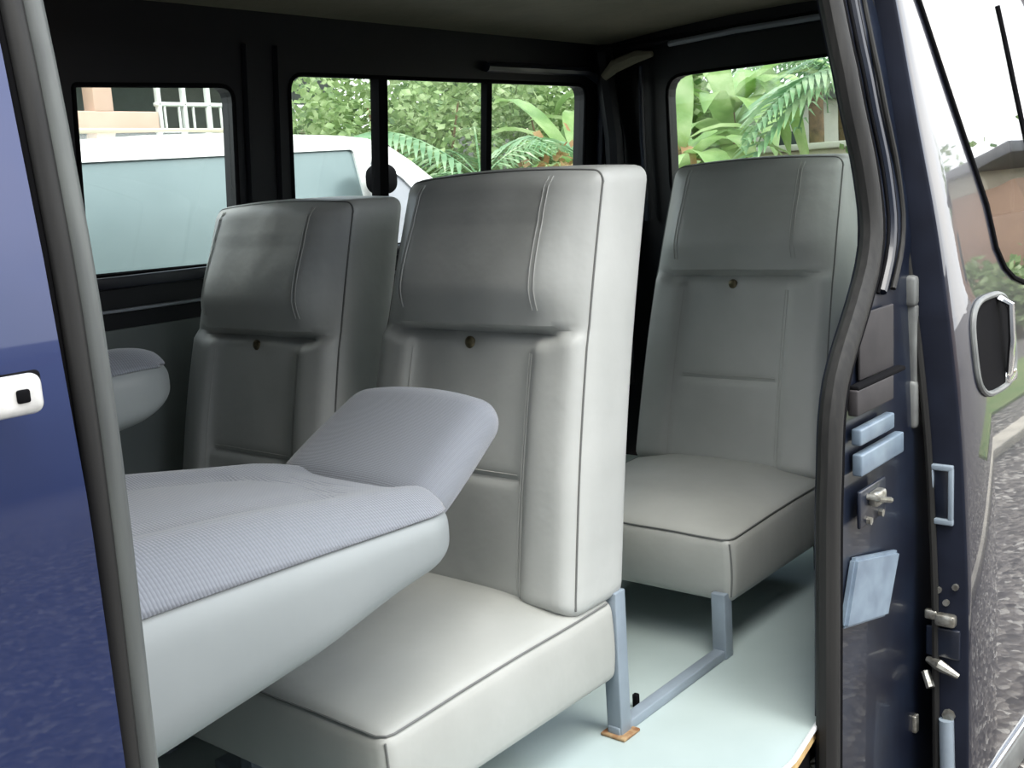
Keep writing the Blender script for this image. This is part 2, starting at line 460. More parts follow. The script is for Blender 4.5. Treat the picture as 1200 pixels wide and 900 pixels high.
# front edge of the opening: pillar strips
def strip(name, x, ypro, r, m, sx=1.0, z0=-.4, z1=1.5, label=None):
    bm = bmesh.new(); n = 40
    tube(bm, [(x(z0 + (z1 - z0) * i / n) if callable(x) else x, ypro(z0 + (z1 - z0) * i / n), z0 + (z1 - z0) * i / n) for i in range(n + 1)], r, seg=10, up=(1, 0, 0), sx=sx)
    o = build(name, bm, m); struct(o, label); return o
YP = [(-.4, .83), (.577, .821), (.653, .819), (.775, .815), (.878, .814), (.948, .816), (1.0, .818), (1.07, .825), (1.15, .834), (1.22, .845), (1.5, .90)]
YD = [(-.4, .795), (.60, .799), (.82, .801), (1.02, .819), (1.18, .839), (1.5, .895)]
yp = lambda z: lerp(YP, z); yd = lambda z: lerp(YD, z)
strip('trim_20', .458, lambda z: yp(z) + .004, .0105, M['rubberlight'], label='light grey edge trim down the front of the door opening')
strip('trim_21', .442, lambda z: yp(z) + .002, .009, M['rubber'], label='dark rubber seal beside the front door edge')
strip('trim_22', .4325, lambda z: yp(z) + .012, .008, M['black'])

# front door skin
door = empty('door_1', (0, .80, 0)); struct(door, 'closed dark blue front door with silver handle')
def at_door(o): o.location = (0, -.80, 0); return o
q = skin('outer_skin', -.9, .426, -.40, 1.45, M['bluepaint'], thick=.022, parent=door, prof=yd, nz=60); at_door(q)
h0 = at(-6, 466, 1, .775)
bm = bmesh.new()
def hf(p):
    return p
c = at(12, 465, 1, .773)
rbox(bm, (c.x - .035, .772, c.z), (.115, .016, .030), .0145, n=(4, 1, 1), k=5)
at_door(build('door_handle', bm, M['silverhandle'], door))
bm = bmesh.new(); rbox(bm, (c.x + .005, .7635, c.z), (.010, .004, .010), .002, k=2); hk = build('keyhole', bm, M['black'], door); at_door(hk)
bm = bmesh.new(); rbox(bm, (c.x - .055, .7635, c.z - .001), (.040, .004, .016), .002, k=2); hk = build('handle_recess', bm, M['black'], door); at_door(hk)
bm = bmesh.new(); rbox(bm, (c.x - .03, .784, c.z), (.118, .008, .030), .004, k=3); at_door(build('handle_mount', bm, M['black'], door))

# ------------------------------------------------------------------ jamb fittings
def yj(z): return yb(z) + .012
def plate(name, px0, py0, px1, py1, m, label, cat=None, depth=.02, r=.004, ref=.80):
    a = at(px0, (py0 + py1) / 2, 1, ref); b = at(px1, (py0 + py1) / 2, 1, ref)
    t = at((px0 + px1) / 2, py0, 1, ref); u = at((px0 + px1) / 2, py1, 1, ref)
    o = box(name, ((a.x + b.x) / 2, ref, (t.z + u.z) / 2), (b.x - a.x, depth, t.z - u.z), m, r=r)
    if cat: tag(o, label, cat)
    else: struct(o, label)
    return o
plate('rubber_buffer', 999, 448, 1042, 478, M['pocket'], 'grey square rubber buffer on the jamb above the pale plates', 'buffer')
plate('pale_plate', 1003, 493, 1043, 512, M['lightplate'], 'smaller pale blue plate on the jamb, directly under the rubber buffer', 'plate')
plate('pale_plate', 1004, 519, 1054, 544, M['lightplate'], 'larger pale blue plate on the jamb, just above the door striker', 'plate')
plate('trim_23', 1000, 440, 1056, 446, M['black'], None)
# recessed brownish pocket above
plate('trim_24', 1006, 362, 1046, 438, M['pocket'], None, depth=.006, ref=.812)
# striker
t_ = at(1032, 590, 1, .78)
st = empty('door_striker', (t_.x, .80, t_.z)); tag(st, 'small metal door striker on the blue jamb below the pale plates', 'latch')
box('base_plate', (0, -.002, 0), (.13, .008, .075), M['jamb'], st)
box('catch_block', (0, -.014, .012), (.05, .022, .03), M['zinc'], st, r=.008)
tubeobj('catch_loop', [(-.03, 0, .02), (-.03, -.028, .018), (.03, -.028, .0), (.035, 0, -.005)], .006, M['zinc'], st)
for s in (-1, 1):
    bm = bmesh.new(); tube(bm, [(s * .03, -.004, -.028), (s * .03, -.014, -.028)], .008, seg=6); build('bolt', bm, M['zinc'], st)
# sloping painted step panel on the jamb
pn = bmesh.new()
A = [at(u, v, 1, yy) for u, v, yy in ((1005, 655, .80), (1056, 645, .79), (1042, 722, .79), (992, 738, .80))]
for q in A: q.y -= 0.0
f4 = [pn.verts.new(q) for q in A]; pn.faces.new(f4)
top = bmesh.ops.extrude_face_region(pn, geom=list(pn.faces))
for v in [g for g in top['geom'] if isinstance(g, bmesh.types.BMVert)]: v.co.y += .02; 
bmesh.ops.bevel(pn, geom=pn.edges[:], offset=.006, segments=2, affect='EDGES')
for v in pn.verts:
    pass
struct(build('trim_25', pn, M['lightplate']), 'pale sloping panel low on the blue jamb')

# ------------------------------------------------------------------ open sliding door
YDR = [(-.45, .697), (-.27, .698), (.125, .702), (.30, .710), (.46, .718), (.678, .740), (.80, .757), (.925, .773), (1.03, .795), (1.15, .817), (1.25, .836), (1.374, .857), (1.55, .895)]
# smooth the profile
def ydr(z):
    return sum(lerp(YDR, z + d) for d in (-.08, -.04, 0, .04, .08)) / 5
def pdoor(u, v):
    y = .75
    for _ in range(30):
        p_ = at(u, v, 1, y); y = .5 * y + .5 * ydr(p_.z)
    return at(u, v, 1, y)
XE = 2.316
sd = empty('door_2', (XE, .75, 0)); struct(sd, 'open dark blue sliding door with tinted window, run back along the body')
def atsd(o): o.location = (-XE, -.75, 0); return o
# window outline
wp = [pdoor(1066, -25), pdoor(1075, 0), pdoor(1100, 75), pdoor(1125, 150), pdoor(1155, 240)]
wp += [pdoor(1166, 290), pdoor(1176, 313), pdoor(1187, 325), pdoor(1200, 331), pdoor(1215, 334)]
zl = wp[-1].z
wtop = 1.42
wp += [Vector((3.40, 0, zl + .0)), Vector((3.45, 0, zl + .05)), Vector((3.45, 0, wp[0].z))]
edge = [(q_.z, q_.x) for q_ in wp[:10]][::-1]
edge = sorted(edge)
zwin = wp[0].z
def skin_rows(side):
    # outer (side 0) and inner (side 1) faces of the door, with the opening left free
    pass
bm = bmesh.new()
zs_ = [-.45 + (zl + .45) * k / 50 for k in range(50)] + [zl + (wtop - zl) * k / 40 for k in range(41)] + [wtop + .02 + (1.53 - wtop - .02) * k / 5 for k in range(6)]
def yout(z, dx): return ydr(z) + .010 * (1 - min(1, dx / .012)) ** 2
def yin(z): return ydr(z) + .078 - max(0, z - 1.0) * .05
def quadstrip(x0f, x1f, zlist, n=3):
    O, I = [], []
    for z in zlist:
        a, b = x0f(z), x1f(z)
        xs = [a + (b - a) * k / n for k in range(n + 1)]
        if abs(a - XE) < 1e-6: xs = [XE, XE + .004, XE + .012] + xs[1:]
        O.append([bm.verts.new((x, yout(z, x - XE), z)) for x in xs]); I.append([bm.verts.new((x, yin(z), z)) for x in xs])
    for j in range(len(zlist) - 1):
        for i in range(len(O[0]) - 1):
            bm.faces.new((O[j][i], O[j][i + 1], O[j + 1][i + 1], O[j + 1][i])); bm.faces.new((I[j][i], I[j + 1][i], I[j + 1][i + 1], I[j][i + 1]))
        bm.faces.new((O[j][0], O[j + 1][0], I[j + 1][0], I[j][0])); bm.faces.new((O[j][-1], I[j][-1], I[j + 1][-1], O[j + 1][-1]))
    for A_, B_ in ((O[0], I[0]), (O[-1], I[-1])):
        for i in range(len(A_) - 1): bm.faces.new((A_[i], A_[i + 1], B_[i + 1], B_[i]))
zlow = [z for z in zs_ if z <= zl - 1e-4] + [zl]; zmid = [z for z in zs_ if zl - 1e-6 <= z <= wtop + 1e-6]; ztop = [wtop] + [z for z in zs_ if z > wtop + 1e-4]
quadstrip(lambda z: XE, lambda z: 3.51, zlow, 6)
quadstrip(lambda z: XE, lambda z: lerp(edge, z) + .012, zmid, 3)
quadstrip(lambda z: 3.44, lambda z: 3.51, zmid, 1)
quadstrip(lambda z: XE, lambda z: 3.51, ztop, 6)
bmesh.ops.remove_doubles(bm, verts=bm.verts, dist=1e-6)
q = build('outer_skin', bm, M['navy'], sd); atsd(q); q.data.materials.append(M['edge'])
for p_ in q.data.polygons:
    if p_.normal.x < -.7: p_.material_index = 1
bm = bmesh.new(); vs = []
for j in range(61):
    z = zl + .001 + (wtop - zl - .001) * j / 60
    a = lerp(edge, z); vs.append([bm.verts.new((a + (3.45 - a) * i / 4, ydr(z) - .004, z)) for i in range(5)])
for j in range(60):
    for i in range(4): bm.faces.new((vs[j][i], vs[j][i + 1], vs[j + 1][i + 1], vs[j + 1][i]))
top = bmesh.ops.extrude_face_region(bm, geom=list(bm.faces))
for v in [g for g in top['geom'] if isinstance(g, bmesh.types.BMVert)]: v.co.y += .003
atsd(build('window_pane', bm, M['doorglass'], sd))
bm = bmesh.new(); tube(bm, [(q_.x, ydr(q_.z) - .003, q_.z) for q_ in wp[:10]] + [(3.4, ydr(zl) - .003, zl)], .0055, seg=6)
atsd(build('window_gasket', bm, M['black'], sd))
d0, d1 = pdoor(1165, 0), pdoor(1195, 140)
bm = bmesh.new(); tube(bm, [(lerp([(d1.z, d1.x), (d0.z, d0.x)], z), ydr(z) - .005, z) for z in [zl, .9, 1.0, 1.1, 1.2, 1.3, 1.42]], .0055, seg=6)
atsd(build('window_divider', bm, M['black'], sd))
# handle: oval recess, dark bezel, pull bar
hc0, hc1 = pdoor(1139, 402), pdoor(1186, 402); ht, hb = pdoor(1160, 346).z, pdoor(1160, 462).z
hx, hw, hz, hh = (hc0.x + hc1.x) / 2, (hc1.x - hc0.x), (ht + hb) / 2, ht - hb
bm = bmesh.new(); ring = []
N = 40
def selp(t, a, b, e=3.2):
    c_, s_ = math.cos(t), math.sin(t)
    return (a * math.copysign(abs(c_) ** (2 / e), c_), b * math.copysign(abs(s_) ** (2 / e), s_))
pts = []
for k in range(N):
    x_, z_ = selp(2 * math.pi * k / N, hw / 2, hh / 2)
    pts.append((hx + x_, ydr(hz + z_) - .004, hz + z_))
tube(bm, pts, .007, seg=8, closed=True)
atsd(build('handle_bezel', bm, M['guide'], sd))
bm = bmesh.new(); c0 = bm.verts.new((hx, ydr(hz) - .002, hz)); ring = [bm.verts.new((hx + (p_[0] - hx) * .96, p_[1] + .001, hz + (p_[2] - hz) * .96)) for p_ in pts]
for k in range(N): bm.faces.new((ring[k], ring[(k + 1) % N], c0))
atsd(build('handle_recess', bm, M['black'], sd))
bm = bmesh.new(); xb = hx + hw * .22
tube(bm, [(xb, ydr(hz + hh * .44), hz + hh * .46), (xb, ydr(hz) - .020, hz + hh * .38), (xb, ydr(hz) - .024, hz), (xb, ydr(hz) - .020, hz - hh * .36), (xb, ydr(hz - hh * .44), hz - hh * .44)], .012, seg=8, up=(1, 0, 0), sx=.7)
hd = build('door_handle', bm, M['chrome'], sd); atsd(hd)
q = box('lock_cap', (hx + hw * .30, ydr(hz) - .014, hb + .018), (.07, .02, .03), M['chrome'], sd, r=.009); atsd(q)
# lower moulding
bm = bmesh.new(); zm = pdoor(1183, 870).z
tube(bm, [(XE + .02, ydr(zm) - .004, zm), (3.5, ydr(zm) - .004, zm)], .006, seg=8); atsd(build('bright_moulding', bm, M['chrome'], sd))
q = box('lower_moulding', (2.92, .696, zm - .05), (1.19, .014, .08), M['guide'], sd, r=.006); atsd(q)
# fittings on the leading edge
def edgeat(u, v): return at(u, v, 0, XE - .002)
def eplate(name, u0, v0, u1, v1, m, depth=.012, r=.004, x=0):
    a = edgeat(u0, (v0 + v1) / 2); b = edgeat(u1, (v0 + v1) / 2); t = edgeat((u0 + u1) / 2, v0); u_ = edgeat((u0 + u1) / 2, v1)
    q = box(name, (XE - depth / 2 + .001 + x, (a.y + b.y) / 2, (t.z + u_.z) / 2), (depth, abs(a.y - b.y), t.z - u_.z), m, sd, r=r); atsd(q); return q
eplate('edge_guide', 1053, 322, 1078, 358, M['guide'], .03, .01)
eplate('guide_rail', 1052, 356, 1061, 448, M['guide'], .022, .006)
eplate('guide_rail', 1064, 356, 1077, 448, M['guide'], .022, .006)
eplate('edge_guide', 1056, 444, 1078, 500, M['guide'], .028, .01)
eplate('guide_channel', 1059, 356, 1066, 446, M['black'], .012, .002)
# upper latch frame
for nm, a in (('latch_frame', (1090, 544, 1118, 551)), ('latch_frame', (1090, 607, 1118, 614)), ('latch_frame', (1090, 549, 1095, 610)), ('latch_frame', (1112, 549, 1118, 610))):
    eplate(nm, *a, M['steel'], .012, .003)
eplate('latch_recess', 1095, 550, 1112, 608, M['jamb'], .004, .001)
def screw(u, v, r=.007):
    p_ = edgeat(u, v); bm = bmesh.new(); tube(bm, [(XE + .002, p_.y, p_.z), (XE - .008, p_.y, p_.z)], r, seg=8); atsd(build('screw', bm, M['zinc'], sd))
for u, v in ((1100, 691), (1120, 688), (1109, 706), (1110, 765)): screw(u, v)
eplate('latch_plate', 1085, 713, 1100, 724, M['zinc'], .016, .005)
eplate('latch_plate', 1098, 718, 1122, 732, M['zinc'], .024, .007)
eplate('latch_body', 1086, 735, 1126, 770, M['jamb'], .010, .004)
pl_ = edgeat(1108, 786)
bm = bmesh.new(); tube(bm, [(XE - .004, edgeat(1088, 772).y, edgeat(1088, 772).z), (XE - .02, edgeat(1104, 776).y, edgeat(1104, 776).z), (XE - .018, edgeat(1126, 790).y, edgeat(1126, 790).z)], [.008, .013, .006], seg=8); atsd(build('latch_claw', bm, M['zinc'], sd))
bm = bmesh.new(); tube(bm, [(XE - .004, edgeat(1085, 786).y, edgeat(1085, 786).z), (XE - .02, edgeat(1094, 802).y, edgeat(1094, 802).z)], .010, seg=8); atsd(build('latch_pawl', bm, M['zinc'], sd))
screw(1112, 838, .014)
bm = bmesh.new(); tube(bm, [(XE - .008, edgeat(1110, 842).y, edgeat(1110, 842).z), (XE - .008, edgeat(1112, 930).y, edgeat(1112, 930).z)], .016, seg=10); atsd(build('edge_tube', bm, M['steel'], sd))
eplate('bracket', 1070, 836, 1077, 856, M['zinc'], .02, .004)
# rubber weather strip on inner edge of the door
bm = bmesh.new(); tube(bm, [(XE - .006, ydr(z) + .072 - max(0, z - 1.0) * .05, z) for z in [-.42 + 1.9 * i / 30 for i in range(31)]], .008, seg=8)
atsd(build('weather_strip', bm, M['rubber'], sd))

# ------------------------------------------------------------------ vinyl bench seats
def gauss(x, s): return math.exp(-(x / s) ** 2)
def sstep(a, b, x):
    t = max(0, min(1, (x - a) / (b - a))); return t * t * (3 - 2 * t)

BH, BT = .80, .166         # back height and thickness
CREASE, LOW = .645, .305   # fractions of the height
def front_bulge(u, v, seed=0):
    """u -1..1 across, v 0..1 up; how far the cover stands forward"""
    d = .012 * (1 - u ** 4)
    wide = 1 - sstep(.80, .97, abs(u))
    if True:
        t = (v - CREASE)
        head = (.35 * sstep(-.004, .012, t) + .65 * sstep(.0, .11, t)) * (1 - .6 * sstep(.12, .36, t)) * .046 * wide
        d += head * (1 - .55 * sstep(.62, .9, abs(u)))
        d -= .020 * gauss((v - CREASE + .004 + .02 * u * u), .013) * (1 - sstep(.66, .86, abs(u)))
    body = 1 - sstep(CREASE - .02, CREASE, v)
    bol = .017 * math.exp(-((abs(u) - .78) / .22) ** 4)
    d += body * bol
    d -= body * .007 * gauss(abs(u) - .56, .03)
    low = body * (1 - sstep(.50, .56, abs(u)))
    d += low * (-.004) * sstep(LOW - .01, LOW + .005, v)
    d -= low * .008 * gauss(v - LOW, .010)
    d += low * .008 * (1 - sstep(LOW - .20, LOW, v)) * 0
    d -= .006 * gauss(u - .05, .10) * gauss(v - CREASE + .03, .035)
    d += .0035 * noise.noise(Vector((u * 2.2 + seed, v * 3.1, seed)))
    return d

def make_back(W, flare, seed):
    """backrest in seat coordinates: x = rearwards, y = across (0 = near edge), z up from the cushion"""
    rake = .155
    def place(p):   # p local: x depth (-BT/2 front), y -W/2..W/2, z -BH/2..BH/2
        v = (p.z + BH / 2) / BH; u = p.y / (W / 2)
        top = 1 - flare * v
        x = p.x
        if p.x < -BT / 2 + .034:
            w_ = 1 - sstep(-BT / 2, -BT / 2 + .034, p.x)
            x -= front_bulge(u, v, seed) * w_ * (1 - sstep(.93, 1.02, abs(u))) * (1 - sstep(.96, 1.01, v)) * sstep(-.01, .05, v)
        else:
            x += .010 * (1 - u ** 4) * sstep(0, BT / 2, p.x) * (1 - (2 * v - 1) ** 4)
        y = (p.y + W / 2) * top
        # the side puffs out a little
        if abs(u) > .9: y += (.006 * math.sin(math.pi * v) * (1 - (p.x / (BT / 2)) ** 2)) * (1 if u > 0 else -1)
        z = p.z + BH / 2 + (.010 * (1 - u * u) * (v > .9))
        return Vector((x + BT / 2 + rake * v * (BH / .8) - .02 * math.sin(math.pi * v), y, z))
    bm = bmesh.new()
    rbox(bm, (0, 0, 0), (BT, W, BH), .028, n=(4, 44, 76), k=4, fn=place)
    # piping along the front perimeter
    perim = []
    hw, hh = W / 2, BH / 2; r = .028
    def P_(y, z):
        return place(Vector((-BT / 2 + .011, y, z)))
    for i in range(41): perim.append(P_(-hw + .006, -hh + .02 + (BH - .05) * i / 40))
    for a in range(1, 6):
        t = math.pi / 2 * a / 6; perim.append(P_(-hw + .03 - .026 * math.cos(t), hh - .032 + .026 * math.sin(t)))
    for i in range(21): perim.append(P_(-hw + .03 + (W - .06) * i / 20, hh - .006))
    for a in range(1, 6):
        t = math.pi / 2 * a / 6; perim.append(P_(hw - .03 + .026 * math.sin(t), hh - .032 + .026 * math.cos(t)))
    for i in range(41): perim.append(P_(hw - .006, hh - .03 - (BH - .05) * i / 40))
    stit = []
    def S_(u, v, off=.0015):
        p = place(Vector((-BT / 2, u * W / 2, v * BH - BH / 2))); p.x -= off; return p
    for u0 in (-.66, -.62, .66, .70):
        stit.append([S_(u0 + .03 * i / 12, CREASE + .05 + (.93 - CREASE) * i / 12) for i in range(13)])
    for u0 in (-.58, -.545, .58):
        stit.append([S_(u0, .04 + (CREASE - .09) * i / 14) for i in range(15)])
    stit.append([S_(-.5 + 1.0 * i / 14, LOW + .012) for i in range(15)])
    btn = S_(.05, CREASE - .035, .0)
    return bm, perim, stit, btn

def make_cushion(W, L, H, seed, drop=0.0):
    """cushion in seat coordinates: front edge at x=-L, y 0..W, top at z=0 at the near front corner"""
    def place(p):
        u = p.y / (W / 2); s = (p.x + L / 2) / L      # s 0 front, 1 rear
        z = p.z
        if p.z > 0:
            k = sstep(0, H / 2, p.z)
            z += k * (.032 * (1 - abs(u) ** 3) * (1 - abs(2 * s - 1) ** 4) + .018 * s * (1 - .3 * abs(u)))
            z += .004 * k * noise.noise(Vector((u * 1.8, s * 3, seed)))
        else:
            z += .0
        x = p.x - L / 2; y = p.y + W / 2
        if s < .1: x -= .012 * math.sin(math.pi * (p.z / H + .5)) * (1 - abs(u) ** 6)
        if abs(u) > .9: y += .006 * math.sin(math.pi * (p.z / H + .5)) * (1 if u > 0 else -1)
        z -= .02 * (p.z < 0) * (1 - s) * 0
        return Vector((x, y, z - H / 2))
    bm = bmesh.new(); rbox(bm, (0, 0, 0), (L, W, H), .022, n=(26, 26, 6), k=4, fn=place)
    hx_, hy_, hz_ = L / 2, W / 2, H / 2
    e = .004
    lines = []
    top = [place(Vector((hx_ - .02 - (L - .045) * i / 30, -hy_ + e, hz_ - e))) for i in range(31)]
    cr = [place(Vector((-hx_ + .012, -hy_ + .008, hz_ - .004)))]
    fr = [place(Vector((-hx_ + e, -hy_ + .022 + (W - .044) * i / 20, hz_ - e))) for i in range(21)]
    fb = [place(Vector((-hx_ + .02 + (L - .045) * i / 30, hy_ - e, hz_ - e))) for i in range(31)]
    lines.append(top + cr + fr + fb)
    lines.append([place(Vector((-hx_ + .006, -hy_ + .006, hz_ - .012 - (H - .03) * i / 8))) for i in range(9)])
    lines.append([place(Vector((-hx_ + .006, hy_ - .006, hz_ - .012 - (H - .03) * i / 8))) for i in range(9)])
    wr = []
    return bm, lines, wr

def make_seat(name, W, flare, seed, L=.60, H=.15):
    r_ = empty(name, (0, 0, 0))
    bm, per, stit, btn = make_back(W, flare, seed)
    bo = build('backrest', bm, M['vinyl'], r_)
    bm = bmesh.new(); tube(bm, per, .0022, seg=6); build('piping', bm, M['piping'], bo)
    bm = bmesh.new()
    for s in stit: tube(bm, s, .0011, seg=4)
    build('stitching', bm, M['stitch'], bo)
    bm = bmesh.new(); bmesh.ops.create_uvsphere(bm, u_segments=16, v_segments=10, radius=.013)
    for v in bm.verts: v.co = Vector((v.co.x * .55, v.co.y, v.co.z)) + btn
    build('button', bm, M['button'], bo)
    bm, lines, wr = make_cushion(W, L, H, seed)
    co = build('seat_cushion', bm, M['vinyl_side'], r_)
    bm = bmesh.new(); 
    for l in lines: tube(bm, l, .0021, seg=6)
    build('piping', bm, M['piping'], co)
    # side strip facing of the backrest is lighter vinyl
    me = bo.data; me.materials.append(M['vinyl'])
    for p_ in me.polygons:
        if abs(p_.normal.y) > 2 or p_.center.x > .11 + .155 * p_.center.z / .8: p_.material_index = 1
    return r_

def fix_back(o, dz=.03):
    for ch in o.children:
        if ch.name.startswith('backrest'): ch.location = (-.125, 0, dz)

near = make_seat('bench_seat', .56, .13, 3)
near.location = (1.60, 1.126, .270)
near['label'] = 'grey vinyl seat next to the door opening, its pale padded side facing out'; near['category'] = 'seat'; near['group'] = 'grey vinyl passenger seats'
fix_back(near, .005)
far = copy_tree(near); far.location = (1.585, 1.765, .240)
far['label'] = 'shaded grey vinyl seat beside the side window, behind the reclined front seat'
rear = copy_tree(near); rear.location = (2.625, 1.115, .272)
rear['label'] = 'rearmost grey vinyl seat, in front of the rear window'

# steel legs and rail
fr = empty('seat_mounting_frame', (1.82, 1.14, 0)); tag(fr, 'blue grey steel leg frame bolted to the floor between near and rear seats', 'frame')
box('leg', (-.205, 0, .146), (.034, .034, .292), M['steel'], fr, r=.003)
box('leg', (.205, 0, .075), (.034, .034, .15), M['steel'], fr, r=.003)
box('floor_rail', (.0, 0, .0105), (.450, .028, .021), M['steel'], fr, r=.003)
bm = bmesh.new(); rbox(bm, (-.205, -.002, .0035), (.056, .056, .007), .003, k=2); build('rusty_foot', bm, M['rust'], fr)
box('bolt', (-.10, .030, .015), (.012, .012, .03), M['black'], fr, r=.003)
fr3 = empty('seat_mounting_frame', (1.3, 2.05, 0)); tag(fr3, 'steel frame under the shaded seat beside the side window', 'frame')
for x in (-.22, .22):
    for y in (-.2, .2): box('leg', (x, y, .055), (.03, .03, .11), M['steel'], fr3, r=.003)
box('cross_rail', (-.22, 0, .012), (.03, .43, .02), M['steel'], fr3, r=.003); box('cross_rail', (.22, 0, .012), (.03, .43, .02), M['steel'], fr3, r=.003)
fr2 = empty('seat_mounting_frame', (1.05, 1.5, 0)); tag(fr2, 'steel legs under the front edge of the near vinyl seat', 'frame')
for y in (0, .3):
    box('leg', (.05, y - .2, .07), (.034, .034, .14), M['steel'], fr2, r=.003)
box('cross_rail', (.05, -.05, .014), (.034, .5, .022), M['steel'], fr2, r=.003)
wk = box('wheel_arch_box', (2.78, 1.10, .085), (.42, .16, .17), M['black'], r=.02); tag(wk, 'black box on the floor behind the rear seat leg near the door seal', 'box')

# ------------------------------------------------------------------ reclined front seats
def recliner(name, stations, cloth_side=.62, head=None):
    """stations: (x, ynear, yfar, ztop, zbot) along the backrest; last is the rounded tip"""
    r_ = empty(name, (stations[0][0], stations[0][1], stations[0][4]))
    base = Vector(r_.location)
    xs = [s[0] for s in stations]
    def cr(k, x):
        # Catmull-like smoothing with lerp of neighbours
        return lerp([(s[0], s[k]) for s in stations], x)
    nU, nV = 60, 64
    x0, x1 = xs[0], xs[-1]
    bm = bmesh.new(); rings = []; cl = []
    for i in range(nU + 1):
        t = i / nU; tt = 1 - (1 - t) ** 1.7 if True else t
        x = x0 + (x1 - x0) * tt
        end = max(0, 1 - ((x1 - x) / .11)) if x > x1 - .11 else 0
        k = math.sqrt(max(0, 1 - end ** 2)) if end > 0 else 1
        k = max(k, .02)
        def sm(q): return (cr(q, x - .03) + 2 * cr(q, x) + cr(q, min(x1, x + .03))) / 4
        yn, yf, zt, zb = sm(1), sm(2), sm(3), sm(4)
        yc, zc = (yn + yf) / 2, (zt + zb) / 2
        a = (yf - yn) / 2 - (1 - k) * .10; b = (zt - zb) / 2 * (.35 + .65 * k) if k > .03 else (zt - zb) / 2 * .30
        ring = []
        for j in range(nV):
            th = 2 * math.pi * j / nV
            c_, s_ = math.cos(th), math.sin(th)
            e = 4.0
            yy = a * math.copysign(abs(c_) ** (2 / e), c_); zz = b * math.copysign(abs(s_) ** (2 / 3.4), s_)
            u = yy / a
            if s_ > 0:   # padded top: bolsters rise along the edges, centre dished
                zz += .014 * (math.exp(-((abs(u) - .72) / .2) ** 2)) - .013 * gauss(abs(u) - .48, .045) * (1 - sstep(x1 - .25, x1 - .12, x)) - .008 * gauss(x - (x1 - .21 + .10 * (1 - (u / .5) ** 2)), .012) * (abs(u) < .5)
            ring.append(bm.verts.new(Vector((x, yc + yy, zc + zz)) - base))
        rings.append(ring)
    for i in range(nU):
        for j in range(nV):
            bm.faces.new((rings[i][j], rings[i][(j + 1) % nV], rings[i + 1][(j + 1) % nV], rings[i + 1][j]))
    bm.faces.new(rings[0]); bm.faces.new(rings[-1])
    # split: top region = cloth
    bm2 = bm.copy()
    def is_cloth(f):
        js = f.calc_center_median() + base
        x = js.x
        yn, yf, zt, zb = cr(1, x), cr(2, x), cr(3, x), cr(4, x)
        return js.z > zb + (zt - zb) * .80 and True
    kill = [f for f in bm2.faces if not is_cloth(f)]
    bmesh.ops.delete(bm2, geom=kill, context='FACES')
    bmesh.ops.recalc_face_normals(bm2, faces=bm2.faces)
    bm2.normal_update()
    if sum(f.normal.z for f in bm2.faces) < 0: bmesh.ops.reverse_faces(bm2, faces=bm2.faces)
    bm2.normal_update()
    for v in bm2.verts: v.co += Vector((0, 0, .003))
    bo = build('backrest', bm, M['shell'], r_)
    bm2.normal_update()
    me = bpy.data.meshes.new('cloth_cover'); bm2.to_mesh(me); bm2.free()
    for p_ in me.polygons: p_.use_smooth = True
    me.materials.append(M['cloth']); co = bpy.data.objects.new('cloth_cover', me); link(co, bo)
    sd_ = co.modifiers.new('thick', 'SOLIDIFY'); sd_.thickness = .004; sd_.offset = 1
    if head:
        c_, size, rot = head
        bm = bmesh.new()
        def hfn(p):
            q = p.copy(); h2 = [s / 2 for s in size]
            u = p.y / h2[1]; w = p.x / h2[0]
            q.y *= 1 - .10 * sstep(-1, 1, w) 
            q.x += .0 - .02 * u * u * (w > 0) * w
            q.z *= 1 - .25 * abs(u) ** 3 - .15 * abs(w) ** 3
            return q
        rbox(bm, Vector(c_) - base, size, .045, n=(14, 18, 3), k=6, fn=hfn, rot=rot)
        build('headrest', bm, M['cloth_fine'], r_)
        ho = [o for o in bpy.data.objects if o.parent == r_ and o.name.startswith('headrest')][0]
    return r_

st = [(-.10, 1.00, 1.62, .69, .38), (.30, 1.00, 1.62, .685, .395), (.60, 1.02, 1.62, .668, .418), (.85, 1.035, 1.60, .645, .450), (1.00, 1.05, 1.56, .622, .485), (1.12, 1.065, 1.53, .606, .50), (1.175, 1.08, 1.50, .600, .515)]
fs = recliner('reclined_front_seat', st, head=((1.245, 1.315, .630), (.27, .375, .095), Matrix.Rotation(math.radians(-31), 3, 'Y')))
tag(fs, 'front passenger seat folded flat, ribbed grey cloth top with pale vinyl side and headrest', 'seat')
st2 = [(-.10, 1.86, 2.36, .74, .50), (.60, 1.86, 2.36, .765, .56), (.9, 1.86, 2.36, .775, .60), (1.14, 1.87, 2.34, .775, .63), (1.245, 1.88, 2.33, .765, .66)]
ds = recliner('reclined_front_seat', st2)
tag(ds, 'rounded grey end of the driver seat back, against the side wall below the window', 'seat')

# ------------------------------------------------------------------ world outside
GZ = -.45
bm = bmesh.new()
g = 30
vs = [[bm.verts.new((-60 + 120 * i / g, -60 + 120 * j / g, GZ)) for j in range(g + 1)] for i in range(g + 1)]
for i in range(g):
    for j in range(g): bm.faces.new((vs[i][j], vs[i + 1][j], vs[i + 1][j + 1], vs[i][j + 1]))
struct(build('ground', bm, M['gravel']), 'grey gravel ground around the van')
k_ = box('kerb', (12, -.47, GZ + .03), (34, .16, .08), M['asphaltline'], r=.015); struct(k_, 'pale concrete kerb stone beside the gravel')
bm = bmesh.new(); rbox(bm, (20, -1.35, GZ + .01), (28, .8, .04), .01, k=1); q = build('grass_verge', bm, M['grass']); struct(q, 'green verge beyond the kerb')
bm = bmesh.new(); rbox(bm, (10, 22, GZ + .01), (60, 26, .04), .01, k=1); q = build('grass_field', bm, M['grass']); struct(q, 'grass ground under the plants')

